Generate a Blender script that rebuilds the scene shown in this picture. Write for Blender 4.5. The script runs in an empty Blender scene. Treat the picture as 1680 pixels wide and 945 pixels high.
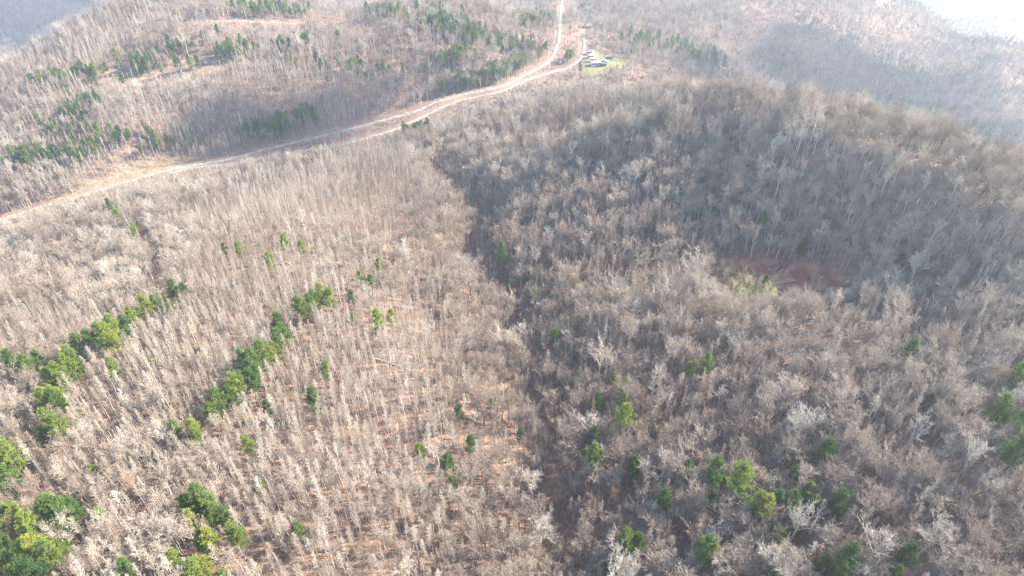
import bpy, math, random
import numpy as np
from mathutils import Vector, Matrix

# ------------------------------------------------------------------ camera, sky, sun, exposure
R = math.radians
scene = bpy.context.scene
COL = scene.collection
H = 136.0                       # camera height above the bottom of the ravine
FPX, CX, CY = 1135.0, 840.0, 472.5
PITCH = R(40.0)
cam_d = bpy.data.cameras.new('camera')
cam = bpy.data.objects.new('camera', cam_d)
COL.objects.link(cam)
cam.location = (0, 0, H)
cam.rotation_euler = (R(90) - PITCH, 0, 0)
cam_d.sensor_width = 36.0
cam_d.lens = 36.0 * FPX / 1680.0
cam_d.clip_start = 1.0
cam_d.clip_end = 8000.0
scene.camera = cam

SUN_AZ, SUN_EL = R(76.0), R(36.0)    # azimuth to the right of the view direction (+Y)
world = bpy.data.worlds.new('World')
scene.world = world
world.use_nodes = True
wn = world.node_tree
bg = wn.nodes['Background']
sky = wn.nodes.new('ShaderNodeTexSky')
sky.sky_type = 'NISHITA'
sky.sun_disc = False
sky.sun_elevation = SUN_EL
sky.sun_rotation = SUN_AZ
wn.links.new(sky.outputs['Color'], bg.inputs['Color'])
bg.inputs['Strength'].default_value = 0.135
sun_d = bpy.data.lights.new('sun', 'SUN')
sun_d.energy = 4.6
sun_d.angle = R(1.2)
sun_d.color = (1.0, 0.925, 0.80)
sun = bpy.data.objects.new('sun', sun_d)
COL.objects.link(sun)
sdir = Vector((math.sin(SUN_AZ) * math.cos(SUN_EL), math.cos(SUN_AZ) * math.cos(SUN_EL), math.sin(SUN_EL)))
sun.rotation_euler = sdir.to_track_quat('Z', 'Y').to_euler()
sun.location = sdir * 900
vs = scene.view_settings
vs.view_transform = 'Standard'
vs.look = 'None'
vs.gamma = 1.0
vs.use_curve_mapping = False
vs.exposure = 2.2
scene.cycles.max_bounces = 5
scene.cycles.diffuse_bounces = 3
scene.cycles.transparent_max_bounces = 8
scene.cycles.volume_bounces = 1
scene.cycles.use_denoising = True
scene.cycles.denoiser = 'OPENIMAGEDENOISE'
scene.cycles.denoising_input_passes = 'RGB_ALBEDO_NORMAL'
scene.cycles.denoising_prefilter = 'NONE'
scene.cycles.filter_width = 1.25
HAZE_DENSITY = 0.00031
HAZE_COLOR = (0.72, 0.85, 1.0, 1)
HAZE_G = 0.55

rng = np.random.default_rng(11)
random.seed(11)
CP, SP = math.cos(PITCH), math.sin(PITCH)

# ------------------------------------------------------------------ projection helpers (photo pixels 1680 x 945)
def ray(u, v):
    a, b = (u - CX) / FPX, (v - CY) / FPX
    return np.array([a, CP - b * SP, -SP - b * CP])
def proj(x, y, z):
    zz = z - H
    d = y * CP - zz * SP
    d = np.where(d < 1, 1, d)
    return CX + FPX * x / d, CY - FPX * (y * SP + zz * CP) / d, d

# ------------------------------------------------------------------ terrain
ctrl = []
def cz(u, v, z):
    d = ray(u, v); t = (z - H) / d[2]; ctrl.append((d[0] * t, d[1] * t, z))
def ct(u, v, t):
    d = ray(u, v); ctrl.append((d[0] * t, d[1] * t, H + d[2] * t))
# ravine
for p in [(925, 940, 0), (905, 780, -1), (880, 640, -7), (860, 560, -10), (845, 490, -14), (786, 425, -19), (782, 345, -26), (724, 272, -33)]: cz(*p)
# road valley
for p in [(-60, 385, -42), (0, 365, -42), (280, 283, -42), (480, 248, -42), (640, 216, -42), (745, 172, -43), (880, 120, -45), (912, 88, -46), (919, 40, -60), (921, 0, -78)]: cz(*p)
for p in [(985, 100, -50), (1010, 95, -51), (965, 50, -66)]: cz(*p)
# left near slopes
for p in [(780, 800, 2.5), (780, 640, -1), (650, 700, 6), (350, 800, 14), (100, 850, 16), (100, 680, 12), (450, 600, 9), (250, 560, 8),
          (600, 500, 2), (600, 400, -6), (700, 400, -13), (600, 330, -18), (420, 430, -2), (400, 340, -23), (560, 270, -38), (250, 430, -8), (130, 470, -16),
          (0, 480, -20), (100, 400, -33), (250, 345, -34), (20, 600, 4), (650, 940, 6), (300, 940, 16)]: cz(*p)
# right near slopes
for p in [(1000, 850, 3.5), (1100, 700, 4), (1200, 700, 9), (1000, 600, 0), (1600, 800, 21), (1300, 850, 13), (1300, 520, 10.5), (1450, 560, 16), (1150, 500, 2),
          (1600, 560, 23), (1270, 460, 3.5), (1340, 455, 4.5), (1450, 470, 12), (1600, 450, 25)]: cz(*p)
# right hill face and its crest
for p in [(1050, 330, 3), (930, 300, -11), (900, 400, -11), (1050, 430, -6), (1200, 400, 2), (1200, 260, 12), (1350, 345, 17), (1300, 228, 27), (1200, 186, 18),
          (1100, 168, 3), (1020, 172, -14), (900, 190, -26), (860, 240, -25), (1400, 262, 29), (1480, 296, 31), (1580, 348, 33), (1680, 400, 34)]: cz(*p)
for p in [(150, 330, -70), (165, 372, -75), (190, 260, -48), (205, 200, -40), (235, 150, -30), (130, 400, -75)]: ctrl.append(p)
# left hill beyond the road
for p in [(200, 200, 352), (200, 150, 374), (200, 80, 398), (200, 36, 430), (60, 94, 420), (20, 200, 358), (350, 100, 394), (350, 200, 364), (500, 150, 384), (500, 60, 420),
          (700, 70, 424), (720, 18, 462), (800, 100, 420), (850, 60, 470), (880, 30, 540), (400, 12, 462), (250, 8, 462), (600, 30, 450), (600, 150, 390), (340, 240, 356)]: ct(*p)
# far right
for p in [(1350, 172, 545), (1350, 78, 580), (1200, 130, 500), (1150, 60, 560), (1080, 90, 490), (1080, 40, 580), (1050, 15, 680), (1650, 250, 440), (1500, 170, 510), (1500, 105, 555),
          (1620, 140, 520), (1620, 75, 1000), (1680, 40, 1400), (1500, 45, 830), (1250, 20, 720), (1380, 20, 800), (1000, 5, 720), (950, 25, 620)]: ct(*p)
# far left, behind the crest
for p in [(40, 25, 900), (100, 0, 960), (-60, 30, 900), (600, -8, 860), (350, -10, 900), (760, -5, 780)]: ct(*p)
for p in [(-230, 560, -120), (-60, 600, -105), (-380, 520, -130), (-900, 900, -190), (-900, 300, -60), (-450, 150, -25), (-280, 40, 5), (0, -60, 8), (280, 30, 26),
          (500, 150, -40), (900, 300, -120), (900, 900, -320), (0, 1500, -260), (-900, 1700, -260), (900, 1800, -420), (500, 1300, -330), (-400, 1200, -210)]: ctrl.append(p)
ctrl = np.array(ctrl)
def tps(r): return np.where(r > 1e-9, r * r * np.log(np.maximum(r, 1e-9)), 0.0)
cxy = ctrl[:, :2] / 100.0
n = len(ctrl)
K = tps(np.linalg.norm(cxy[:, None] - cxy[None], axis=2)) + np.eye(n) * 0.012
Pm = np.hstack([np.ones((n, 1)), cxy])
A = np.block([[K, Pm], [Pm.T, np.zeros((3, 3))]])
sol = np.linalg.solve(A, np.concatenate([ctrl[:, 2], np.zeros(3)]))
def hash2(ix, iy, s):
    h = np.sin(ix * 127.1 + iy * 311.7 + s * 74.7) * 43758.5453
    return h - np.floor(h)
def vnoise(x, y, s=0):
    ix, iy = np.floor(x), np.floor(y); fx, fy = x - ix, y - iy
    fx = fx * fx * (3 - 2 * fx); fy = fy * fy * (3 - 2 * fy)
    a, b, c, d = hash2(ix, iy, s), hash2(ix + 1, iy, s), hash2(ix, iy + 1, s), hash2(ix + 1, iy + 1, s)
    return (a * (1 - fx) + b * fx) * (1 - fy) + (c * (1 - fx) + d * fx) * fy
def zbase(x, y):
    q = np.stack([x, y], -1) / 100.0
    out = np.empty(len(x))
    for i in range(0, len(x), 20000):
        k = tps(np.linalg.norm(q[i:i + 20000, None] - cxy[None], axis=2))
        out[i:i + 20000] = k @ sol[:n] + sol[n] + q[i:i + 20000] @ sol[n + 1:]
    dist = np.hypot(x, y)
    amp = np.clip(dist / 400, 0.35, 2.2)
    out += amp * ((vnoise(x / 60, y / 60, 1) - .5) * 7 + (vnoise(x / 25 + 9, y / 25, 2) - .5) * 3) + (vnoise(x / 6, y / 6, 3) - .5) * 0.7
    return out
GX0, GX1, GY0, GY1, GS = -760.0, 980.0, -60.0, 1500.0, 4.0
gx = np.arange(GX0, GX1 + 1, GS); gy = np.arange(GY0, GY1 + 1, GS)
MX, MY = np.meshgrid(gx, gy)
GZ = zbase(MX.ravel(), MY.ravel()).reshape(MX.shape)
def bil(G, x, y):
    fx = np.clip((np.asarray(x) - GX0) / GS, 0, len(gx) - 1.001); fy = np.clip((np.asarray(y) - GY0) / GS, 0, len(gy) - 1.001)
    ix, iy = fx.astype(int), fy.astype(int); fx, fy = fx - ix, fy - iy
    return (G[iy, ix] * (1 - fx) + G[iy, ix + 1] * fx) * (1 - fy) + (G[iy + 1, ix] * (1 - fx) + G[iy + 1, ix + 1] * fx) * fy
def zat(x, y): return bil(GZ, x, y)
TT = np.concatenate([np.arange(60, 500, 1.0), np.arange(500, 1900, 2.5)])
def at(u, v, h=0.0, tmin=0.0):
    """the ground point whose spot h metres up is seen at photo pixel (u, v)"""
    d = ray(u, v)
    x, y, z = d[0] * TT, d[1] * TT, H + d[2] * TT
    k = np.nonzero((z < zat(x, y) + h) & (TT > tmin))[0]
    i = k[0] if len(k) else len(TT) - 1
    return np.array([x[i], y[i], zat(x[i], y[i])])
def at_poly(pts): return np.array([at(u, v) for u, v in pts])
def poly_dist(pts, x, y):
    best = np.full(len(x), 1e9); sgn = np.zeros(len(x)); tt = np.zeros(len(x))
    for i in range(len(pts) - 1):
        a, b = pts[i, :2], pts[i + 1, :2]
        ab = b - a; L2 = ab @ ab + 1e-9
        t = np.clip(((x - a[0]) * ab[0] + (y - a[1]) * ab[1]) / L2, 0, 1)
        px, py = a[0] + ab[0] * t, a[1] + ab[1] * t
        d = np.hypot(x - px, y - py)
        m = d < best
        best[m] = d[m]
        sgn[m] = (np.hypot(px, py) - np.hypot(x, y))[m]         # positive: nearer the camera than the line
    return best, sgn
def in_poly(poly, u, v):
    inside = np.zeros(len(u), bool); m = len(poly); j = m - 1
    for i in range(m):
        xi, yi = poly[i][:2]; xj, yj = poly[j][:2]
        c = ((yi > v) != (yj > v)) & (u < (xj - xi) * (v - yi) / (yj - yi + 1e-12) + xi)
        inside ^= c; j = i
    return inside

ROAD_UP = at_poly([(-70, 391), (0, 365), (75, 338), (130, 320), (200, 302), (273, 285), (350, 267), (400, 254), (440, 246), (560, 215), (640, 193), (688, 181), (704, 173), (752, 159), (806, 142), (838, 132), (881, 116), (900, 102), (908, 88), (914, 72), (917, 55), (919, 30), (921, 6), (922, -12)])
ROAD_LOW = at_poly([(273, 289), (330, 279), (383, 269), (467, 255), (560, 238), (643, 218), (670, 207), (716, 190), (754, 175), (784, 163), (829, 147), (897, 128), (928, 119), (950, 100), (958, 80), (957, 60)])
TRACK_HILL = at_poly([(345, 37), (400, 36), (460, 38), (520, 40), (610, 44)])
def smooth_line(p, step=3.0):
    out = [p[0, :2]]
    q = p[:, :2]
    ext = np.vstack([2 * q[0] - q[1], q, 2 * q[-1] - q[-2]])
    for i in range(1, len(ext) - 2):
        a, b, c, d = ext[i - 1:i + 3]
        m = max(2, int(np.linalg.norm(c - b) / step))
        for k in range(1, m + 1):
            t = k / m
            out.append(.5 * ((2 * b) + (-a + c) * t + (2 * a - 5 * b + 4 * c - d) * t * t + (-a + 3 * b - 3 * c + d) * t ** 3))
    return np.array(out)
ROADS = [(smooth_line(ROAD_UP), 2.2), (smooth_line(ROAD_LOW), 1.9), (smooth_line(TRACK_HILL), 1.1)]
# bench the ground under the roads
fx, fy = MX.ravel(), MY.ravel()
road_d = np.full(len(fx), 1e9); road_s = np.zeros(len(fx))
for line, w in ROADS[:2]:
    zl = zat(line[:, 0], line[:, 1])
    ker = np.ones(15) / 15
    zl = np.convolve(np.pad(zl, 7, mode='edge'), ker, 'valid')
    near = np.nonzero((fx > line[:, 0].min() - 40) & (fx < line[:, 0].max() + 40) & (fy > line[:, 1].min() - 40) & (fy < line[:, 1].max() + 40))[0]
    dd = np.hypot(fx[near, None] - line[None, :, 0], fy[near, None] - line[None, :, 1])
    j = dd.argmin(1); dm = dd.min(1)
    wgt = np.clip(1 - (dm - 5) / 12, 0, 1); wgt = wgt * wgt * (3 - 2 * wgt)
    flat = GZ.ravel(); flat[near] = flat[near] * (1 - wgt) + (zl[j]) * wgt
    GZ = flat.reshape(MX.shape)
    m = dm < road_d[near]
    road_d[near[m]] = dm[m]
rvl = smooth_line(np.array([at(*p) for p in [(930, 960), (922, 880), (900, 800), (912, 740), (884, 680), (872, 620), (888, 590), (838, 540), (856, 492), (812, 458), (772, 420), (774, 380), (796, 345), (764, 308), (728, 282), (716, 250)]]), 4.0)
near = np.nonzero((np.abs(fx) < 150) & (fy < 330))[0]
dd = np.hypot(fx[near, None] - rvl[None, :, 0], fy[near, None] - rvl[None, :, 1])
wob = 3.6 + 6.4 * np.clip((fy[near] - 110) / 70, 0, 1)
flat = GZ.ravel(); flat[near] -= wob * np.exp(-(dd.min(1) / 9.5) ** 2); GZ = flat.reshape(MX.shape)
farm = np.clip((np.hypot(fx, fy) - 470) / 150, 0, 1) * np.clip((np.abs(fx - 60) - 70) / 120, 0, 1)
GZ = GZ + (farm * ((vnoise(fx / 170 + 3, fy / 120, 51) - .5) * 74 + (vnoise(fx / 70, fy / 70, 52) - .5) * 14)).reshape(MX.shape)
def groove(pts, amp, w, v0=260.0):
    global GZ
    l = smooth_line(np.array([at(*p) for p in pts]), 4.0)
    nr = np.nonzero((fx > l[:, 0].min() - 4 * w) & (fx < l[:, 0].max() + 4 * w) & (fy > l[:, 1].min() - 4 * w) & (fy < l[:, 1].max() + 4 * w))[0]
    dd = np.hypot(fx[nr, None] - l[None, :, 0], fy[nr, None] - l[None, :, 1])
    j = dd.argmin(1); taper = np.clip(np.minimum(j, len(l) - 1 - j) / 8 + .15, 0, 1)
    flat = GZ.ravel(); flat[nr] += amp * taper * np.exp(-(dd.min(1) / w) ** 2); GZ = flat.reshape(MX.shape)
# spurs and draws folded into the big right-hand hill
LINES = [([(850, 262), (940, 246), (1040, 228), (1150, 212), (1230, 206)], 5.5, 13.0), ([(850, 232), (930, 216), (1020, 200), (1110, 184), (1190, 176)], -8.0, 13.0),
         ([(880, 200), (960, 182), (1060, 163), (1140, 150), (1190, 152)], 5.5, 14.0), ([(900, 166), (970, 156), (1050, 145), (1110, 142)], -8.0, 15.0),
         ([(945, 134), (1010, 122), (1080, 122), (1130, 132)], 6.0, 15.0), ([(905, 330), (990, 300), (1080, 280)], -5.0, 10.0), ([(1000, 400), (1120, 345), (1200, 300)], -4.0, 10.0), ([(1060, 430), (1180, 395), (1260, 350)], 3.0, 10.0)]
LINES += [([(1180, 505), (1060, 545), (960, 575), (890, 600)], 4.5, 11.0), ([(1120, 610), (1000, 640), (905, 660)], -3.0, 10.0), ([(1100, 760), (1000, 740), (930, 720)], 2.5, 9.0),
          ([(560, 470), (680, 520), (790, 555), (845, 575)], -3.0, 11.0), ([(520, 560), (650, 620), (760, 660), (850, 690)], 2.5, 11.0), ([(420, 690), (560, 720), (700, 780), (860, 850)], -2.5, 10.0),
          ([(690, 330), (740, 390), (780, 430)], 3.0, 8.0), ([(640, 420), (720, 470), (800, 505)], 2.5, 9.0), ([(120, 500), (200, 440), (260, 400)], -4.0, 10.0)]
LINES += [([(1130, 178), (1200, 192), (1300, 234), (1400, 268), (1480, 302), (1580, 354), (1660, 398)], 4.5, 9.0)]
LINES = [([tuple(p) for p in l], a_, w_) for l, a_, w_ in LINES]
for l, a_, w_ in LINES: groove(l, a_, w_)
FIELD = at_poly([(958, 84), (985, 88), (1026, 99), (1022, 106), (1000, 112), (975, 124), (962, 122), (962, 105)])
TAN = at_poly([(950, 40), (970, 38), (972, 64), (955, 72)])
HOLLOW = at_poly([(1196, 430), (1260, 431), (1330, 433), (1372, 450), (1378, 474), (1330, 482), (1275, 478), (1230, 458)])
STRAW = [(1186, 436), (1196, 444), (1206, 441), (1214, 450), (1222, 446), (1230, 456), (1238, 452), (1246, 462), (1254, 466), (1262, 470), (1226, 462), (1244, 472), (1210, 458), (1268, 476), (1334, 462), (1342, 466), (1190, 452), (1200, 434), (1218, 458), (1234, 464), (1250, 456), (1178, 444), (1256, 476), (1236, 446)] + [(1170 + 9 * i_, 462 + (i_ * 7) % 19) for i_ in range(12)] + [(1180 + 9 * i_, 478 + (i_ * 11) % 17) for i_ in range(11)]
PATHS = [at_poly([(228, 372), (245, 400), (262, 430), (268, 468), (262, 490)]),
         at_poly([(1395, 226), (1430, 236), (1460, 250), (1500, 275), (1530, 290)]),
         at_poly([(930, 960), (925, 900), (915, 840), (900, 780)])]
BANK = at_poly([(40, 345), (130, 312), (200, 285), (275, 258), (345, 250), (300, 268), (200, 298), (100, 330)])
TANS = [at_poly([(215, 137), (260, 120), (330, 105), (360, 110), (320, 125), (250, 140)]),
        at_poly([(300, 95), (340, 88), (375, 108), (350, 104)]), at_poly([(1280, 66), (1350, 70), (1345, 78), (1310, 78)]),
        at_poly([(160, 120), (200, 112), (205, 128), (165, 140)]), at_poly([(685, 182), (740, 163), (770, 155), (700, 178)])]

# ------------------------------------------------------------------ materials
def new_mat(name):
    m = bpy.data.materials.new(name); m.use_nodes = True
    nt = m.node_tree; b = nt.nodes['Principled BSDF']
    b.inputs['Roughness'].default_value = 0.9
    b.inputs['Specular IOR Level'].default_value = 0.15
    return m, nt, b
def ramp(nt, stops, inp):
    r = nt.nodes.new('ShaderNodeValToRGB')
    e = r.color_ramp.elements
    while len(e) < len(stops): e.new(0.5)
    for el, (p, c) in zip(e, stops): el.position = p; el.color = (*c, 1)
    nt.links.new(inp, r.inputs['Fac'])
    return r.outputs['Color']
def noise(nt, scale, detail=4, coord='Object', rough=0.55):
    tc = nt.nodes.new('ShaderNodeTexCoord'); nz = nt.nodes.new('ShaderNodeTexNoise')
    nz.inputs['Scale'].default_value = scale; nz.inputs['Detail'].default_value = detail; nz.inputs['Roughness'].default_value = rough
    nt.links.new(tc.outputs[coord], nz.inputs['Vector'])
    return nz.outputs['Fac']
def mix(nt, fac, a, b, mode='MIX'):
    m = nt.nodes.new('ShaderNodeMix'); m.data_type = 'RGBA'; m.blend_type = mode
    for s, val in ((m.inputs[0], fac), (m.inputs[6], a), (m.inputs[7], b)):
        if hasattr(val, 'is_output'): nt.links.new(val, s)
        elif isinstance(val, tuple): s.default_value = (*val, 1)
        else: s.default_value = val
    return m.outputs[2]
def tint_attr(nt):
    a = nt.nodes.new('ShaderNodeAttribute'); a.attribute_type = 'INSTANCER'; a.attribute_name = 'tint'
    return a.outputs['Fac']
def plain(name, col, rough=0.8, vary=0.15, scale=2.0):
    m, nt, b = new_mat(name)
    lo = tuple(c * (1 - vary) for c in col); hi = tuple(min(1, c * (1 + vary)) for c in col)
    nt.links.new(ramp(nt, [(.3, lo), (.7, hi)], noise(nt, scale)), b.inputs['Base Color'])
    b.inputs['Roughness'].default_value = rough
    return m
def bark_mat(name, stops):
    m, nt, b = new_mat(name)
    c = ramp(nt, stops, tint_attr(nt))
    c = mix(nt, ramp(nt, [(.35, (.45, .45, .45)), (.65, (0, 0, 0))], noise(nt, 1.3)), c, mix(nt, 1.0, c, (.55, .5, .45), 'MULTIPLY'))
    nt.links.new(c, b.inputs['Base Color'])
    return m
M_TRUNK = bark_mat('tree_bark', [(0, (.17, .14, .12)), (.45, (.36, .315, .27)), (.8, (.48, .43, .37)), (1, (.66, .63, .59))])
M_TWIG = bark_mat('twig_bark', [(0, (.18, .135, .11)), (.3, (.31, .245, .20)), (.55, (.385, .32, .26)), (.8, (.45, .385, .315)), (1, (.54, .495, .43))])
M_PBARK = bark_mat('pine_bark', [(0, (.12, .085, .065)), (1, (.2, .15, .12))])
def leaf_mat(name, stops, trans=0.3):
    m, nt, b = new_mat(name)
    c = ramp(nt, stops, tint_attr(nt))
    c = mix(nt, noise(nt, .9, 3), c, mix(nt, 1.0, c, (.62, .72, .8), 'MULTIPLY'))
    nt.links.new(c, b.inputs['Base Color'])
    tr = nt.nodes.new('ShaderNodeBsdfTranslucent'); nt.links.new(c, tr.inputs['Color'])
    ms = nt.nodes.new('ShaderNodeMixShader'); ms.inputs[0].default_value = trans
    out = nt.nodes['Material Output']
    nt.links.new(b.outputs[0], ms.inputs[1]); nt.links.new(tr.outputs[0], ms.inputs[2]); nt.links.new(ms.outputs[0], out.inputs['Surface'])
    return m
M_NEEDLE = leaf_mat('pine_needles', [(0, (.05, .105, .045)), (.4, (.125, .19, .05)), (.75, (.26, .31, .065)), (1, (.38, .37, .075))])
M_RUST = leaf_mat('dry_leaves', [(0, (.24, .12, .07)), (.5, (.36, .19, .10)), (1, (.42, .27, .15))])
# ground: leaf litter with reddish and tan patches; bare tan (plus sunlit tone painted on left slopes), meadow, red earth by vertex masks
M_GROUND, nt, b = new_mat('leaf_litter')
c = ramp(nt, [(.3, (.085, .052, .042)), (.45, (.17, .108, .08)), (.58, (.245, .165, .12)), (.72, (.33, .25, .19))], noise(nt, .22, 9, rough=.75))
c = mix(nt, ramp(nt, [(.5, (0, 0, 0)), (.68, (1, 1, 1))], noise(nt, .028, 5)), c, mix(nt, ramp(nt, [(.4, (0, 0, 0)), (.6, (1, 1, 1))], noise(nt, .5, 4)), (.17, .092, .07), (.23, .145, .108)))
c = mix(nt, ramp(nt, [(.45, (0, 0, 0)), (.7, (.75, .75, .75))], noise(nt, 1.6, 4, rough=.7)), c, (.10, .07, .055))
def vmask(ch):
    a = nt.nodes.new('ShaderNodeAttribute'); a.attribute_name = ch
    return a.outputs['Fac']
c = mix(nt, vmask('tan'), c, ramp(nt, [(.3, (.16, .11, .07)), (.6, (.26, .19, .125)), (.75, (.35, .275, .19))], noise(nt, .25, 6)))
c = mix(nt, vmask('meadow'), c, ramp(nt, [(.3, (.105, .11, .05)), (.5, (.165, .16, .075)), (.72, (.24, .205, .125))], noise(nt, .06, 5)))
c = mix(nt, vmask('earth'), c, ramp(nt, [(.3, (.12, .045, .034)), (.5, (.21, .085, .054)), (.7, (.38, .20, .12))], noise(nt, .22, 7)))
nt.links.new(c, b.inputs['Base Color'])
bp = nt.nodes.new('ShaderNodeBump'); bp.inputs['Strength'].default_value = .7; bp.inputs['Distance'].default_value = .5
nt.links.new(noise(nt, 1.1, 6), bp.inputs['Height']); nt.links.new(bp.outputs[0], b.inputs['Normal'])
M_ROAD = plain('gravel_road', (.23, .208, .18), vary=.45, scale=.5)
M_WHITE = plain('white_siding', (.45, .45, .44)); M_ROOF = plain('grey_metal_roof', (.3, .31, .33), .5); M_ROOFD = plain('dark_shingle_roof', (.16, .15, .15))
M_DARK = plain('dark_glass', (.03, .035, .04), .2); M_TANW = plain('tan_siding', (.5, .43, .34)); M_DOOR = plain('brown_door', (.2, .12, .08))
M_CARD = plain('dark_car_paint', (.04, .045, .055), .35); M_CARW = plain('silver_car_paint', (.55, .56, .58), .35); M_TYRE = plain('tyre_rubber', (.03, .03, .03))
M_STONE = plain('pale_stump_wood', (.40, .31, .25))

# ------------------------------------------------------------------ object helpers
def mesh_obj(name, verts, faces, mat, parent=None, smooth=False):
    me = bpy.data.meshes.new(name)
    me.from_pydata(verts, [], faces)
    me.materials.append(mat)
    if smooth: me.polygons.foreach_set('use_smooth', [True] * len(me.polygons))
    o = bpy.data.objects.new(name, me); COL.objects.link(o)
    if parent is not None: o.parent = parent
    return o
def tag(o, label=None, cat=None, group=None, kind=None):
    for k, val in (('label', label), ('category', cat), ('group', group), ('kind', kind)):
        if val: o[k] = val
    return o
def empty(name, loc=(0, 0, 0), rz=0.0, s=1.0):
    o = bpy.data.objects.new(name, None); COL.objects.link(o)
    o.location = loc; o.rotation_euler = (0, 0, rz); o.scale = (s, s, s); o.empty_display_size = .3
    return o
class MB:
    def __init__(s): s.v = []; s.f = []
    def tube(s, pts, rad, k=5):
        pts = [Vector(p) for p in pts]; base = len(s.v); n = len(pts)
        for i, p in enumerate(pts):
            t = (pts[min(i + 1, n - 1)] - pts[max(i - 1, 0)])
            t = t.normalized() if t.length > 1e-9 else Vector((0, 0, 1))
            a = t.cross(Vector((0.31, 0.95, 0.05)));
            if a.length < 1e-3: a = t.cross(Vector((1, 0, 0)))
            a.normalize(); bb = t.cross(a)
            for j in range(k):
                q = 2 * math.pi * j / k
                s.v.append(p + (a * math.cos(q) + bb * math.sin(q)) * rad[i])
        for i in range(n - 1):
            for j in range(k):
                s.f.append((base + i * k + j, base + i * k + (j + 1) % k, base + (i + 1) * k + (j + 1) % k, base + (i + 1) * k + j))
        s.f.append(tuple(base + (n - 1) * k + j for j in range(k)))
    def sliver(s, a, d, w):
        a = Vector(a); d = Vector(d)
        sd = d.cross(Vector((random.gauss(0, 1), random.gauss(0, 1), random.gauss(0, 1))))
        if sd.length < 1e-6: return
        sd = sd.normalized() * w; i = len(s.v)
        s.v += [a - sd, a + sd, a + d]; s.f.append((i, i + 1, i + 2))
    def box(s, c, d):
        i = len(s.v)
        for sx in (-.5, .5):
            for sy in (-.5, .5):
                for sz in (-.5, .5): s.v.append(Vector((c[0] + sx * d[0], c[1] + sy * d[1], c[2] + sz * d[2])))
        for f in ((0, 1, 3, 2), (4, 6, 7, 5), (0, 4, 5, 1), (2, 3, 7, 6), (0, 2, 6, 4), (1, 5, 7, 3)): s.f.append(tuple(i + q for q in f))
    def build(s, name, mat, parent=None, smooth=False): return mesh_obj(name, [tuple(p) for p in s.v], s.f, mat, parent, smooth)
def U(a, b): return random.uniform(a, b)
def perp_dir(d, ang, az):
    d = Vector(d).normalized(); a = d.orthogonal().normalized(); b_ = d.cross(a)
    return (d * math.cos(ang) + (a * math.cos(az) + b_ * math.sin(az)) * math.sin(ang)).normalized()

# ------------------------------------------------------------------ setting: terrain mesh, roads, haze
ny, nx = MX.shape
verts = np.stack([MX.ravel(), MY.ravel(), GZ.ravel()], -1)
idx = np.arange(nx * ny).reshape(ny, nx)
quads = np.stack([idx[:-1, :-1], idx[:-1, 1:], idx[1:, 1:], idx[1:, :-1]], -1).reshape(-1, 4)
me = bpy.data.meshes.new('hills')
me.vertices.add(len(verts)); me.vertices.foreach_set('co', verts.ravel())
me.loops.add(quads.size); me.loops.foreach_set('vertex_index', quads.ravel().astype(np.int32))
me.polygons.add(len(quads)); me.polygons.foreach_set('loop_start', np.arange(0, quads.size, 4, dtype=np.int32))
me.update(calc_edges=True)
me.polygons.foreach_set('use_smooth', np.ones(len(quads), bool))
me.materials.append(M_GROUND)
def soft(poly, w, inner=0.0):
    i = in_poly(poly, fx, fy)
    d, _ = poly_dist(np.vstack([poly, poly[:1]]), fx, fy)
    return np.clip(np.where(i, 1.0, 1 - (d - inner) / w), 0, 1)
m_tan = np.clip(.6 - np.clip((road_d - 1.0) / 4, 0, 2) + (vnoise(fx / 9, fy / 9, 5) - .5) * .8, 0, 1) * .8
for q in [TAN, BANK] + TANS: m_tan = np.maximum(m_tan, soft(q, 9) * np.clip(.2 + 1.1 * vnoise(fx / 8, fy / 8, 15), 0, .9))
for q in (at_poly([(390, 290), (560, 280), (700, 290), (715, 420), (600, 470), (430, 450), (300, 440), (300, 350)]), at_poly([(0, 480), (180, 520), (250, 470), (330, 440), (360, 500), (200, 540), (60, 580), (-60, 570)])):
    m_tan = np.maximum(m_tan, soft(q, 14) * np.clip(vnoise(fx / 11, fy / 11, 61) * 1.3 - .25, 0, .75))  # lighter tan litter patches, also painting in the slopes' sunlit brightness
d1, _ = poly_dist(PATHS[1], fx, fy); m_tan = np.maximum(m_tan, np.clip(1.2 - d1 / 5, 0, .8))
m_earth = soft(HOLLOW, 6)
for q in (PATHS[0],):
    d1, _ = poly_dist(q, fx, fy); m_earth = np.maximum(m_earth, np.clip(1.1 - d1 / 4, 0, .8))
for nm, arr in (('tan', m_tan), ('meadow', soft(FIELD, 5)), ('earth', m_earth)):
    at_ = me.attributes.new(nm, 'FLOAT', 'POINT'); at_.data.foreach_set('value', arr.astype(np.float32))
hills = bpy.data.objects.new('hills', me); COL.objects.link(hills); tag(hills, kind='structure')

for (line, w), nm in zip(ROADS, ('gravel_road', 'dirt_road', 'hill_track')):
    t = np.gradient(line, axis=0); t /= np.linalg.norm(t, axis=1)[:, None] + 1e-9
    nrm = np.stack([-t[:, 1], t[:, 0]], -1)
    V, F = [], []
    for i, (p, q) in enumerate(zip(line, nrm)):
        ww = w * (.5 + .06 * math.sin(i * .9) + .05 * math.sin(i * 2.3))
        zc = max(float(zat(*(p + q * s * ww))) for s in (-1, -.5, 0, .5, 1))
        for s, dz in ((-1.25, -1.2), (-1, .12), (-.45, .22), (0, .2), (.45, .22), (1, .12), (1.25, -1.2)):
            x, y = p + q * s * ww; V.append((x, y, zc + dz))
        if i:
            b0 = (i - 1) * 7
            for k in range(6): F.append((b0 + k, b0 + k + 1, b0 + k + 8, b0 + k + 7))
    tag(mesh_obj(nm, V, F, M_ROAD, smooth=True), kind='structure')

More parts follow.
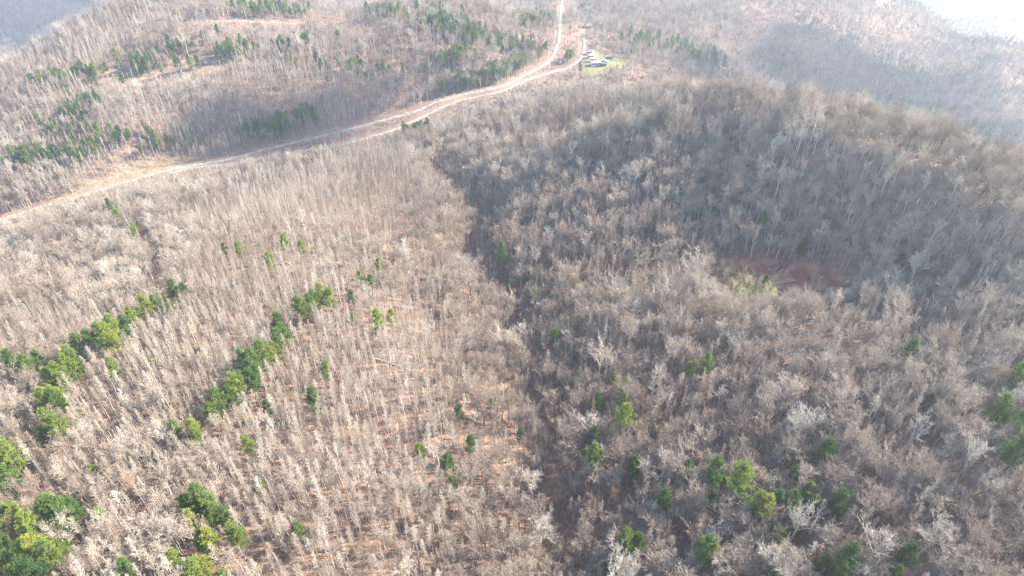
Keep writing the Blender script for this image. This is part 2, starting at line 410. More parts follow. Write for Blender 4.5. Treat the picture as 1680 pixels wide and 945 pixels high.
zlo = float(GZ.min()) - 1.0
hb = MB(); x0, x1, y0, y1 = GX0 - 3, GX1 + 3, GY0 - 3, GY1 + 3
hb.box(((x0 + x1) / 2, (y0 + y1) / 2, (zlo + H + 8) / 2), (x1 - x0, y1 - y0, H + 8 - zlo))
mh = bpy.data.materials.new('haze_air'); mh.use_nodes = True; hn = mh.node_tree
hn.nodes.remove(hn.nodes['Principled BSDF'])
pv = hn.nodes.new('ShaderNodeVolumePrincipled')
pv.inputs['Color'].default_value = HAZE_COLOR; pv.inputs['Density'].default_value = HAZE_DENSITY; pv.inputs['Anisotropy'].default_value = HAZE_G
hn.links.new(pv.outputs[0], hn.nodes['Material Output'].inputs['Volume'])
tag(hb.build('haze', mh), kind='stuff')

# unseen clouds added up-sun to darken chosen slopes, thin enough to pass some sun
mc_, nt, b = new_mat('thin_shade_cloud')
tp_ = nt.nodes.new('ShaderNodeBsdfTransparent'); df_ = nt.nodes.new('ShaderNodeBsdfDiffuse'); df_.inputs['Color'].default_value = (.9, .9, .92, 1)
ms_ = nt.nodes.new('ShaderNodeMixShader'); ms_.inputs[0].default_value = .105
nt.links.new(tp_.outputs[0], ms_.inputs[1]); nt.links.new(df_.outputs[0], ms_.inputs[2]); nt.links.new(ms_.outputs[0], nt.nodes['Material Output'].inputs['Surface'])
def shade_cloud(poly, count, rad, label, dist=640.0, tmin=0):
    us_, vs2 = [p[0] for p in poly], [p[1] for p in poly]
    m = MB(); got = 0; tries = 0
    while got < count and tries < 5000:
        tries += 1
        u, v = U(min(us_), max(us_)), U(min(vs2), max(vs2))
        if not in_poly(poly, np.array([u]), np.array([v]))[0]: continue
        got += 1
        p = Vector(at(u, v, 8, tmin)) + sdir * (dist + U(-20, 20)); r = rad * U(.6, 1.25)
        i0 = len(m.v); n1, n2 = 12, 7
        for a in range(n2 + 1):
            th = math.pi * a / n2
            for q in range(n1):
                ph = 2 * math.pi * q / n1; k_ = r * (1 + .18 * math.sin(3 * ph + a) * math.sin(th))
                m.v.append(p + Vector((k_ * math.sin(th) * math.cos(ph), k_ * math.sin(th) * math.sin(ph), k_ * .55 * math.cos(th))))
        for a in range(n2):
            for q in range(n1):
                m.f.append((i0 + a * n1 + q, i0 + a * n1 + (q + 1) % n1, i0 + (a + 1) * n1 + (q + 1) % n1, i0 + (a + 1) * n1 + q))
    tag(m.build('shade_cloud', mc_, smooth=True), label, None, None, 'stuff')
shade_cloud([(320, 165), (440, 150), (720, 80), (760, 130), (620, 190), (450, 250), (330, 240)], 26, 20, None)
shade_cloud([(1060, 50), (1400, 60), (1400, 150), (1150, 125)], 21, 38, None, 640, 430)
shade_cloud([(1380, 110), (1600, 130), (1660, 240), (1480, 190)], 15, 36, None, 640, 430)
shade_cloud([(-60, 0), (110, 0), (90, 50), (-60, 60)], 16, 60, None)

# ------------------------------------------------------------------ tree kinds (each: a trunk mesh and a crown mesh)
def wobble_trunk(h, r0, r1, n=9, lean=.02, w=.12):
    p = Vector((0, 0, -0.6)); pts, rad = [p.copy()], [r0 * 1.25]
    dx, dy = random.gauss(0, lean), random.gauss(0, lean)
    for i in range(1, n + 1):
        f = i / n
        pts.append(Vector((dx * h * f + random.gauss(0, w), dy * h * f + random.gauss(0, w), h * f)))
        rad.append(r0 * (1 - f) + r1 * f)
    return pts, rad
def along(pts, f):
    q = f * (len(pts) - 1); i = min(int(q), len(pts) - 2)
    return pts[i].lerp(pts[i + 1], q - i)
def limb(mb, p0, d, length, r, sides, bend=.25, up=.25, n=4):
    pts, rad = [Vector(p0)], [r]; d = Vector(d).normalized()
    for i in range(n):
        d = (d + Vector((random.gauss(0, bend), random.gauss(0, bend), random.gauss(0, bend) + up)) * (1.0 / n)).normalized()
        pts.append(pts[-1] + d * length / n); rad.append(r * (1 - (i + 1) / n * .8))
    mb.tube(pts, rad, sides)
    return pts, d
def twigs(mb, pts, n, l, w, f0=.25):
    for _ in range(n):
        f = f0 + (1 - f0) * random.random()
        p = along(pts, f); d = (pts[-1] - pts[0]).normalized()
        q = perp_dir(d, U(.35, 1.0), U(0, 6.28)); q.z += .15
        mb.sliver(p, q.normalized() * U(.55, 1.25) * l, w * U(.7, 1.3))
def slender_tree():
    h = U(19, 24); t = MB(); c = MB()
    pts, rad = wobble_trunk(h, U(.15, .2), .035, 10, .018, .12)
    t.tube(pts, rad, 6)
    f0 = U(.42, .58)
    for i in range(26):
        f = f0 + (.99 - f0) * (i + U(0, 1)) / 26
        g = (f - f0) / (1 - f0)
        L = (1.0 + 1.25 * math.sin(math.pi * min(1, g * .75 + .2))) * (1.15 - .55 * g) * U(.75, 1.25)
        ang = U(.5, .9) * (1 - .35 * g)
        az = i * 2.4 + U(-.5, .5)
        d = Vector((math.sin(ang) * math.cos(az), math.sin(ang) * math.sin(az), math.cos(ang)))
        lp, ld = limb(c, along(pts, f), d, L, .032, 3, .3, .35)
        for k in range(6):
            s = along(lp, U(.25, 1.0)); d2 = perp_dir(ld, U(.4, .95), U(0, 6.28)); d2.z += .2
            sp, _ = limb(c, s, d2, L * U(.3, .5), .015, 3, .3, .2, 2)
            twigs(c, sp, 12, .66, .0125)
        twigs(c, lp, 12, .7, .0125)
    return t, c, h
def spreading_tree():
    h = U(17, 21); t = MB(); c = MB(); ht = h * U(.48, .6)
    pts, rad = wobble_trunk(ht, U(.26, .36), .2, 6, .02, .12)
    t.tube(pts, rad, 7)
    top = pts[-1]; nl = random.randint(6, 8)
    for i in range(nl):
        f = U(.72, 1.0) if i else 1.0
        ang = U(.22, .78) if i else .1
        az = i * 2.4 + U(-.5, .5)
        d = Vector((math.sin(ang) * math.cos(az), math.sin(ang) * math.sin(az), math.cos(ang)))
        L = (h - ht) * U(.72, 1.0)
        lp, ld = limb(c, along(pts, f), d, L, .10, 5, .4, .3, 6)
        for k in range(9):
            s = along(lp, U(.2, 1.0)); d2 = perp_dir(ld, U(.45, 1.0), U(0, 6.28)); d2.z += .25
            L2 = L * U(.28, .45)
            sp, sd = limb(c, s, d2, L2, .036, 3, .4, .25, 3)
            for m in range(5):
                s3 = along(sp, U(.3, 1.0)); d3 = perp_dir(sd, U(.4, 1.0), U(0, 6.28)); d3.z += .2
                tp, _ = limb(c, s3, d3, L2 * U(.35, .55), .018, 3, .4, .2, 2)
                twigs(c, tp, 15, .62, .0135)
            twigs(c, sp, 14, .7, .0135)
    return t, c, h
def pine_tree():
    h = U(15, 19); t = MB(); c = MB()
    pts, rad = wobble_trunk(h, U(.17, .23), .03, 9, .02, .1)
    t.tube(pts, rad, 6)
    f0 = U(.34, .46); lv = 15
    for i in range(lv):
        g = (i + U(-.3, .3)) / lv; g = max(0, min(1, g)); f = f0 + (.98 - f0) * g
        rmax = 3.0 * (math.sin(math.pi * min(1.0, .30 + .70 * g)) ** .8) * U(.8, 1.1) + .25
        nb = random.randint(4, 6)
        for k in range(nb):
            az = U(0, 6.28); ang = U(1.15, 1.5) - .7 * g
            d = Vector((math.sin(ang) * math.cos(az), math.sin(ang) * math.sin(az), math.cos(ang)))
            L = rmax * U(.6, 1.15)
            lp, ld = limb(c2 := c, along(pts, f), d, L, .035, 3, .25, .3, 3)
            for m in range(int(6 + L * 5)):
                p = along(lp, U(.3, 1.0)) + Vector((random.gauss(0, .22), random.gauss(0, .22), random.gauss(.05, .13)))
                for q in range(8):
                    nd = Vector((random.gauss(0, 1), random.gauss(0, 1), random.gauss(.5, .8))) + ld * .8
                    c.sliver(p, nd.normalized() * U(.36, .66), .05)
    return t, c, h
def rust_tree():
    h = U(8, 12); t = MB(); c = MB()
    pts, rad = wobble_trunk(h, .11, .025, 7, .02, .1)
    t.tube(pts, rad, 5)
    for i in range(24):
        f = .25 + .74 * i / 24; az = i * 2.4 + U(-.4, .4); ang = U(.7, 1.2)
        d = Vector((math.sin(ang) * math.cos(az), math.sin(ang) * math.sin(az), math.cos(ang)))
        L = (2.4 * math.sin(math.pi * min(1, .25 + f * .7)) + .4) * U(.7, 1.2)
        lp, ld = limb(c, along(pts, f), d, L, .03, 3, .3, .2, 3)
        for m in range(34):
            p = along(lp, U(.2, 1)) + Vector((random.gauss(0, .25), random.gauss(0, .25), random.gauss(0, .15)))
            c.sliver(p, Vector((random.gauss(0, 1), random.gauss(0, 1), random.gauss(-.2, .5))).normalized() * U(.1, .2), .06)
    return t, c, h
def brush_clump():
    c = MB(); h = U(2, 4.5)
    for i in range(7):
        a = U(0, 6.28); r = U(0, .8); d = Vector((U(-.35, .35), U(-.35, .35), 1))
        lp, ld = limb(c, (r * math.cos(a), r * math.sin(a), -.2), d, h * U(.6, 1), .018, 3, .3, .1, 3)
        for k in range(5):
            sp, _ = limb(c, along(lp, U(.3, 1)), perp_dir(ld, U(.4, .9), U(0, 6.28)), h * .3, .012, 3, .3, .1, 2)
            twigs(c, sp, 6, .4, .011)
        twigs(c, lp, 6, .5, .012)
    return None, c, h
random.seed(5)
def straw_bush():
    h = U(4, 6); t = MB(); c = MB()
    pts, rad = wobble_trunk(h, .06, .02, 5, .03, .1)
    t.tube(pts, rad, 4)
    for i in range(18):
        f = .15 + .84 * i / 18; az = i * 2.4 + U(-.4, .4); ang = U(.6, 1.1)
        d = Vector((math.sin(ang) * math.cos(az), math.sin(ang) * math.sin(az), math.cos(ang)))
        lp, ld = limb(c, along(pts, f), d, U(.9, 1.7), .02, 3, .3, .25, 3)
        for m in range(22):
            p = along(lp, U(.2, 1)) + Vector((random.gauss(0, .2), random.gauss(0, .2), random.gauss(0, .15)))
            c.sliver(p, Vector((random.gauss(0, 1), random.gauss(0, 1), random.gauss(.4, .6))).normalized() * U(.15, .3), .04)
    return t, c, h
M_STRAW = leaf_mat('straw_leaves', [(0, (.50, .43, .22)), (.6, (.66, .58, .30)), (1, (.62, .55, .30))])
KIND = {'straw': (straw_bush, 3, M_TRUNK, M_STRAW), 'slender': (slender_tree, 5, M_TRUNK, M_TWIG), 'spreading': (spreading_tree, 5, M_TRUNK, M_TWIG), 'pine': (pine_tree, 5, M_PBARK, M_NEEDLE), 'rust': (rust_tree, 3, M_TRUNK, M_RUST)}
OBJ = {'straw': 'straw_coloured_bush', 'slender': 'slender_tree', 'spreading': 'spreading_tree', 'pine': 'pine_tree', 'rust': 'rust_leaved_tree'}
PROTO = {}
def build_protos(kind):
    fn, nv, mt, mc = KIND[kind]
    PROTO[kind] = []
    for i in range(nv):
        t, c, h = fn()
        me_t = bpy.data.meshes.new('trunk'); me_t.from_pydata([tuple(p) for p in t.v], [], t.f); me_t.materials.append(mt)
        me_t.polygons.foreach_set('use_smooth', [True] * len(me_t.polygons))
        me_c = bpy.data.meshes.new('crown'); me_c.from_pydata([tuple(p) for p in c.v], [], c.f); me_c.materials.append(mc)
        PROTO[kind].append(dict(t=me_t, c=me_c, h=h, objs=None))
for k in KIND: build_protos(k)
def plant(kind, var, loc, rz, s, tint, label, cat, group=None):
    p = PROTO[kind][var]
    root = empty(OBJ[kind], loc, rz, s)
    tag(root, label, cat, group)
    if p['objs'] is None:
        a = bpy.data.objects.new('trunk', p['t']); b_ = bpy.data.objects.new('crown', p['c']); p['objs'] = (a, b_)
    else:
        a, b_ = p['objs'][0].copy(), p['objs'][1].copy()
    for o in (a, b_):
        COL.objects.link(o); o.parent = root; o['tint'] = float(tint)
    return root

# ------------------------------------------------------------------ where the trees stand
def road_rule(x, y, hgt):
    """keep roads and clearings open: trees get lower towards their near side"""
    ok = np.ones(len(x), bool); lim = np.full(len(x), 99.0)
    for line, w in ROADS:
        d, s = poly_dist(line, x, y)
        ok &= d > w * .5 + 1.6
        near = (s > 0)
        lim = np.where(near, np.minimum(lim, 1.0 + (d - w * .5) * .5), lim)
    for q in [FIELD, TAN] + TANS:
        d, s = poly_dist(np.vstack([q, q[:1]]), x, y)
        ok &= ~in_poly(q, x, y) | ((rng.random(len(x)) < .3) & (q is not FIELD))
        lim = np.where(s > 0, np.minimum(lim, 3.0 + d * .6), lim)
    for q in (HOLLOW,):
        d, s = poly_dist(np.vstack([q, q[:1]]), x, y)
        ok &= ~in_poly(q, x, y)
        lim = np.where(s > 0, np.minimum(lim, 4.0 + d * .75), lim)
    ok &= ~in_poly(BANK, x, y) | (rng.random(len(x)) < .22)
    for q, w in ((PATHS[0], 2.0), (PATHS[1], 2.5)):
        d, _ = poly_dist(q, x, y); ok &= d > w
    return ok, lim
def visible(x, y, z):
    """True where the straight line to the camera clears the ground"""
    vis = np.ones(len(x), bool)
    for f in np.linspace(.12, .98, 40):
        vis &= (z * f + H * (1 - f)) > zat(x * f, y * f) - 1.0
    return vis
def scatter(spacing, dmax, dmin=0, fall=330.0, power=1.3):
    xs, ys = [], []
    gx_ = np.arange(GX0 + 5, GX1 - 5, spacing); gy_ = np.arange(-20, GY1 - 8, spacing)
    X, Y = np.meshgrid(gx_, gy_); X = X.ravel(); Y = Y.ravel()
    X = X + rng.uniform(-.5, .5, len(X)) * spacing; Y = Y + rng.uniform(-.5, .5, len(Y)) * spacing
    Z = zat(X, Y)
    u, v, d = proj(X, Y, Z + 10)
    k = (u > -170) & (u < 1850) & (v > -60) & (v < 1130) & (d > 40) & (d > dmin) & (d < dmax) & (Y * CP - (Z - H) * SP > 20)
    k &= rng.random(len(X)) < np.minimum(1, (fall / np.maximum(d, 1)) ** power)
    X, Y, Z = X[k], Y[k], Z[k]
    vis = visible(X, Y, Z + 16)
    return X[vis], Y[vis], Z[vis]

# left of the ravine and across the road: tall slender stands; right: broad crowns
RAV = at_poly([(925, 960), (905, 780), (880, 640), (860, 560), (800, 430), (772, 340), (722, 270), (690, 225)])
X, Y, Z = scatter(1.55, 1500, fall=310, power=1.35)
ux, vx, dx = proj(X, Y, Z)
right_of = np.interp(Y, RAV[:, 1], RAV[:, 0]) < X + (vnoise(X / 22, Y / 22, 88) - .5) * 46 + (vnoise(X / 7, Y / 7, 89) - .5) * 14
mixn = vnoise(X / 38, Y / 38, 21)
p_slender = np.where(right_of, .12, .72) + (mixn - .5) * .9 + (vnoise(X / 13, Y / 13, 22) - .5) * .4
p_slender = np.where(np.abs(X - np.interp(Y, RAV[:, 1], RAV[:, 0])) < 22, .3, p_slender)
p_slender = np.where((ux < 330) & (vx > 375) & (vx < 520), .25, p_slender)
p_slender = np.where((dx > 300) & (ux > 880), .45, p_slender)
is_sl = rng.random(len(X)) < p_slender
dens = np.where(is_sl, .82, .50) * (.45 + .55 * vnoise(X / 14, Y / 14, 23) + .6 * vnoise(X / 6.5, Y / 6.5, 24))
dens = np.where((vx > 300) & (vx < 480) & (ux > 380) & (ux < 690), dens * .75, dens)
dens = np.where((poly_dist(rvl, X, Y)[0] < np.where(Y > 150, 1.6, .3) + 3 * vnoise(X / 11, Y / 11, 91)), dens * .2, dens)
keep = rng.random(len(X)) < dens
X, Y, Z, is_sl, dx, right_of = X[keep], Y[keep], Z[keep], is_sl[keep], dx[keep], right_of[keep]
nearl = np.clip((190 - dx) / 50, 0, 1)
sc = np.where(is_sl, rng.uniform(.42, .78, len(X)) + .12 * nearl, np.where(rng.random(len(X)) < .22, rng.uniform(.74, .98, len(X)), rng.uniform(.4, .72, len(X))) + .05 * nearl)
sc *= (.85 + .3 * vnoise(X / 20, Y / 20, 77)) * np.where(is_sl, .62, .70)
ok, lim = road_rule(X, Y, 20)
def sight_rule(X, Y, Z, sc, hh=20.0, only_hollow=False):
    """roadside and clearing edges carry low young growth so the open ground stays in view from the hills"""
    T = [l[::2] for l, w in ROADS] + [q[:, :2] for q in TANS] + [TAN[:, :2], FIELD[:, :2], HOLLOW[:, :2], HOLLOW[3:, :2] * .5 + HOLLOW[:5, :2] * .5]
    hg = [(u_, v_) for u_ in range(1200, 1380, 9) for v_ in range(432, 482, 6)]
    hg = [p for p in hg if in_poly([(1196, 430), (1260, 431), (1330, 433), (1372, 450), (1378, 474), (1330, 482), (1275, 478), (1230, 458)], np.array([p[0]]), np.array([p[1]]))[0]]
    T.append(at_poly(hg)[:, :2]); T.append(at_poly(STRAW)[:, :2])
    if only_hollow: T = T[-2:]
    T = np.vstack(T); tu, tv, td = proj(T[:, 0], T[:, 1], zat(T[:, 0], T[:, 1]) + .3)
    bu, bv, bd = proj(X, Y, Z); _, tv2, _ = proj(X, Y, Z + hh * sc)
    out = sc.copy()
    for q in range(len(T)):
        m = np.nonzero((np.abs(bu - tu[q]) < 7) & (bd < td[q]) & (bv > tv[q]) & (tv2 < tv[q]) & (np.hypot(X - T[q, 0], Y - T[q, 1]) < 75))[0]
        if len(m): out[m] = np.minimum(out[m], sc[m] * (bv[m] - tv[q]) / (bv[m] - tv2[m] + 1e-6))
    return out
sc = np.where(rng.random(len(X)) < .74, sight_rule(X, Y, Z, sc), sc)
sc = sight_rule(X, Y, Z, sc, only_hollow=True)
sc = np.minimum(sc, lim / 21.0)
ok &= sc > .1
X, Y, Z, is_sl, dx, right_of, sc = [a[ok] for a in (X, Y, Z, is_sl, dx, right_of, sc)]
tint = np.clip(rng.normal(.5, .22, len(X)) + np.where(is_sl & ~right_of, .08, 0) + (vnoise(X / 30, Y / 30, 31) - .5) * .4, .05, .93)
tint = np.where(rng.random(len(X)) < .025, .97, tint)
var = rng.integers(0, 5, len(X)); rot = rng.uniform(0, 6.283, len(X))

# pines: placed by the crown each one shows in the photograph
PINES = []
def px(cluster, pts): PINES.append((cluster, pts))
px('the long left pine row', [(14, 592, 1.0), (40, 598, 1.0), (62, 590, .9), (72, 612, 1.1), (92, 610, 1.1), (106, 600, 1.0), (84, 636, 1.0), (108, 580, 1.0), (128, 566, .95), (118, 590, 1.0), (146, 556, 1.0), (163, 545, 1.05), (175, 552, 1.1), (186, 538, .95), (203, 524, .95), (214, 517, .9), (222, 508, .85), (238, 500, .85), (255, 494, .8), (270, 488, .75), (284, 474, .8), (297, 470, .85)])
px('the curved pine strip', [(450, 516, .7), (457, 529, .75), (462, 540, .8), (468, 551, .8), (456, 560, .85), (448, 570, .9), (440, 580, .9), (430, 588, .95), (420, 596, .95), (410, 606, 1.0), (402, 596, .9), (392, 620, 1.05), (380, 632, 1.05), (372, 644, 1.0), (356, 664, .9), (346, 674, .8), (410, 622, .9)])
px('the short row above the curved strip', [(488, 496, .8), (500, 508, .85), (508, 500, .85), (516, 492, .85), (527, 486, .9), (540, 482, .9), (577, 480, .75), (460, 474, .6)])
px('the lower left green pocket', [(12, 738, 1.1), (18, 758, 1.0), (6, 790, 1.1), (30, 842, 1.0), (48, 862, 1.1), (62, 880, 1.0), (76, 826, 1.2), (92, 832, 1.2), (104, 846, 1.0), (60, 900, 1.1), (34, 905, 1.1), (14, 892, 1.0), (82, 915, .9), (20, 935, 1.1), (52, 938, 1.0), (120, 838, .8), (12, 845, 1.0), (100, 900, .8), (160, 846, .85), (4, 918, 1.0)])
px('the string below the long left row', [(70, 652, 1.0), (88, 660, 1.05), (94, 648, 1.0), (82, 690, 1.0), (96, 708, .95), (74, 716, .8)])
px('the pine island at bottom left', [(300, 816, .9), (312, 822, .95), (326, 818, .95), (340, 828, .9), (352, 836, .8), (366, 846, .75), (310, 852, .75), (328, 884, .85), (340, 890, .8), (384, 872, .8), (392, 884, .7), (352, 856, .7), (318, 940, .9), (330, 928, .8), (366, 940, .8), (286, 914, .7), (212, 938, .8)])
px('the scattered pines of the left slope', [(186, 602, .85), (290, 712, .7), (318, 706, .75), (324, 722, .7), (406, 730, .7), (428, 796, .7), (436, 664, .7), (512, 650, .85), (518, 660, .75), (536, 604, .7), (490, 872, .75), (148, 768, .6), (250, 600, .6)])
px('the pines dotted over the sunlit slope', [(180, 340, .9), (192, 350, .95), (218, 372, .9), (393, 410, .7), (444, 424, .8), (466, 398, .7), (492, 404, .65), (367, 404, .6), (623, 432, .7), (588, 448, .7), (607, 458, .75), (616, 520, 1.0), (640, 518, .8), (580, 522, .6), (468, 390, .6)])
px('the pines scattered left of the ravine', [(753, 668, .75), (770, 722, .85), (690, 738, .7), (738, 762, .8), (742, 790, .75), (804, 664, .6), (852, 710, .6)])
px('the pines along the ravine', [(826, 414, 1.0), (832, 424, .9), (790, 452, .7), (864, 462, .7), (878, 486, .8), (910, 550, 1.0), (948, 628, .8), (980, 658, .8), (976, 742, 1.1), (986, 754, .8), (1022, 690, 1.0), (1018, 660, .9), (976, 718, .9), (1028, 624, .9), (1010, 624, .8), (1040, 762, .8), (1030, 880, 1.1), (1026, 892, 1.0), (1048, 890, .9), (1012, 926, .9), (1130, 600, .9), (1162, 598, .8), (1090, 818, .9)])
px('the pine grove on the right slope', [(1178, 772, 1.0), (1213, 788, 1.2), (1254, 826, 1.15), (1240, 832, 1.0), (1282, 818, 1.0), (1302, 820, .9), (1328, 804, .85), (1336, 820, .85), (1270, 866, .95), (1276, 880, .8), (1382, 816, .95), (1308, 774, .8), (1168, 818, .7), (1168, 896, 1.1), (1126, 768, .8)])
px('the pines near the lower right corner', [(1354, 736, .9), (1388, 910, .95), (1380, 934, .95), (1352, 928, .8), (1486, 908, .95), (1464, 940, .8), (1268, 940, .9), (1640, 672, .9), (1656, 676, .8), (1676, 690, 1.1), (1672, 740, 1.2), (1496, 574, .85), (1676, 612, .9)])
px('the pines beside the cleared hollow', [(1257, 458, .55), (1252, 364, .7), (1318, 400, .8), (1476, 424, .8)])
far_pines = []
def belt(n, a, b, w, s=(.7, 1.0)):
    for _ in range(int(n * 1.35)):
        t = U(0, 1); far_pines.append((350 if a[0] > 1030 else 0, a[0] + (b[0] - a[0]) * t + random.gauss(0, w), a[1] + (b[1] - a[1]) * t + random.gauss(0, w * .35), U(*s) * (1.35 if a[0] > 1030 else 1.0)))
belt(40, (40, 200), (330, 240), 30); belt(25, (360, 60), (640, 120), 30); belt(30, (100, 150), (300, 60), 30); belt(60, (60, 128), (250, 92), 7); belt(50, (245, 108), (330, 95), 9); belt(25, (340, 90), (400, 70), 8); belt(18, (450, 75), (510, 55), 8)
belt(30, (20, 265), (70, 240), 14); belt(26, (80, 262), (160, 225), 14); belt(22, (110, 185), (150, 160), 14)
belt(60, (420, 210), (500, 185), 16); belt(60, (530, 212), (640, 190), 9, (.8, 1.05)); belt(14, (672, 212), (708, 204), 6)
belt(120, (690, 20), (810, 60), 18); belt(90, (810, 60), (905, 90), 12); belt(70, (735, 140), (800, 118), 14); belt(60, (800, 125), (860, 95), 12)
belt(40, (920, 85), (945, 95), 9); belt(16, (958, 100), (962, 112), 5); belt(50, (380, 6), (500, 12), 12); belt(25, (730, 95), (760, 80), 10)
belt(80, (1480, 170), (1660, 270), 26); belt(40, (1560, 235), (1680, 300), 12); belt(20, (600, 5), (640, 20), 14); belt(40, (860, 30), (905, 20), 12); belt(40, (1040, 60), (1180, 90), 20)

RUST = [(1590, 522), (1552, 526), (1560, 770), (1400, 780), (650, 790), (330, 548), (362, 560), (106, 910), (205, 925), (585, 372), (640, 300), (1238, 716), (560, 640), (436, 860), (990, 806), (860, 735), (1335, 660), (215, 800), (40, 815), (610, 700), (1010, 815), (700, 870), (540, 930), (640, 925), (880, 905), (1210, 640), (480, 545), (730, 660)]

# ------------------------------------------------------------------ individuals
def ordn(i): return ['first', 'second', 'third', 'fourth', 'fifth', 'sixth', 'seventh', 'eighth', 'ninth', 'tenth', 'eleventh', 'twelfth', 'thirteenth', 'fourteenth', 'fifteenth', 'sixteenth', 'seventeenth', 'eighteenth', 'nineteenth', 'twentieth', 'twenty-first', 'twenty-second', 'twenty-third', 'twenty-fourth'][i]
pine_xy = []
for cluster, pts in PINES:
    order = sorted(pts, key=lambda q: q[0])
    for i, (u, v, s) in enumerate(order):
        p = at(u, v, 10.5 * s); pine_xy.append(p)
        tn = float(np.clip(random.gauss(.62 if u < 700 else .48, .17), .05, .98))
        look = 'dark green' if tn < .4 else 'mid green' if tn < .62 else 'yellow green'
        plant('pine', random.randrange(5), (p[0], p[1], p[2] - .1), U(0, 6.28), s * U(.68, .87), tn, f'{look} pine, {ordn(i)} from left in {cluster}', 'tree', 'pines of ' + cluster[4:])
for i, (u, v) in enumerate(sorted(RUST)):
    p = at(u, v, 6)
    plant('rust', random.randrange(3), (p[0], p[1], p[2] - .1), U(0, 6.28), U(.55, .85), U(.1, 1), 'young tree still holding rust brown dead leaves among bare grey trees', 'tree', 'rust leaved young trees')
for u, v in STRAW:
    p = at(u, v, 3)
    plant('straw', random.randrange(3), (p[0], p[1], p[2] - .1), U(0, 6.28), U(.75, 1.15), U(.1, 1), 'straw yellow leafy bush on the lower rim of the bare brown hollow', 'bush', 'straw yellow bushes by the hollow')
pine_xy = np.array(pine_xy)
# clear bare trees that would stand inside a pine
def near_any(X, Y, P, r):
    out = np.zeros(len(X), bool)
    for q in P: out |= (X - q[0]) ** 2 + (Y - q[1]) ** 2 < r * r
    return out
straw_xy = at_poly(STRAW)
BIG = [(95, 876, .66, 'white limbed spreading tree beside the green pocket at lower left'), (50, 915, .5, 'pale silvery tree inside the lower left green pocket'), (886, 868, .84, 'wide tan crowned tree left of the gully at the bottom'),
       (872, 790, .84, 'wide pale crowned tree just above the tan crowned one by the gully'), (968, 692, .8, 'pale forked tree right of the gully under the ravine pines'), (860, 540, .7, 'pale limbed tree standing in the ravine bottom'),
       (985, 590, .78, 'rounded grey crowned tree on the right lip of the ravine'), (1310, 858, .72, 'white limbed tree just below the pine grove on the right'), (1536, 872, .86, 'big fan shaped pale tree near the lower right corner'),
       (1445, 885, .82, 'broad pale tree left of the fan shaped one at lower right'), (1600, 740, .8, 'broad whitish crowned tree beside the pines at the right edge'), (600, 775, .74, 'wide cream crowned tree low on the left slope'),
       (718, 742, .62, 'rounded silver grey tree left of the ravine mouth'), (770, 440, .8, 'broad grey crowned tree at the left lip of the dark ravine'), (1060, 770, .7, 'grey forked tree between the gully and the pine grove')]
big_xy = []
for u_, v_, s_, lab in BIG:
    p = at(u_, v_, 13 * s_); big_xy.append(p)
    plant('spreading', random.randrange(5), (p[0], p[1], p[2] - .1), U(0, 6.28), s_, U(.78, .99), lab, 'tree')
ok = ~near_any(X, Y, pine_xy, 2.0) & ~near_any(X, Y, straw_xy, 2.4) & ~near_any(X, Y, big_xy, 3.0)
# and those that would hide a pine's crown from the side the valley is seen from
X, Y, Z, is_sl, dx, right_of, sc, tint, var, rot = [a[ok] for a in (X, Y, Z, is_sl, dx, right_of, sc, tint, var, rot)]
u, v, d = proj(X, Y, Z + sc * 14)
inframe = (u > 4) & (u < 1676) & (v > 6) & (v < 940)
vis = visible(X, Y, Z + sc * 15)
single = np.zeros(len(X), bool)
def zone(u, v):
    if u < 270: return 'beside the green pocket at the lower left'
    if u < 420: return 'around the pine island on the lower left slope'
    if u < 640: return 'on the reddish leaf litter of the lower left slope'
    if u < 840: return 'on the lower slope just left of the ravine mouth'
    if u < 1000: return 'along the dark ravine at the bottom edge'
    if u < 1170: return 'on the lower slope just right of the ravine mouth'
    if u < 1345: return 'below the pine grove on the right slope'
    if u < 1500: return 'between the pine grove and the lower right corner'
    return 'in the lower right corner of the forest'
for kind, sel in (('slender', is_sl), ('spreading', ~is_sl)):
    ids = np.nonzero(sel & inframe & vis)[0]
    ids = ids[np.argsort(-(sc[ids] / d[ids]))][:300]
    single[ids] = True
    for i in ids:
        tn = tint[i]; look = 'brown grey' if tn < .42 else 'mid grey' if tn < .62 else 'pale grey' if tn < .95 else 'almost white'
        body = 'slender bare tree' if kind == 'slender' else 'broad crowned bare tree'
        z_ = zone(u[i], v[i])
        plant(kind, int(var[i]), (X[i], Y[i], Z[i] - .1), rot[i], float(sc[i]), tn, f'{look} {body} {z_}', 'tree', f'{look} {kind} bare trees {z_}')

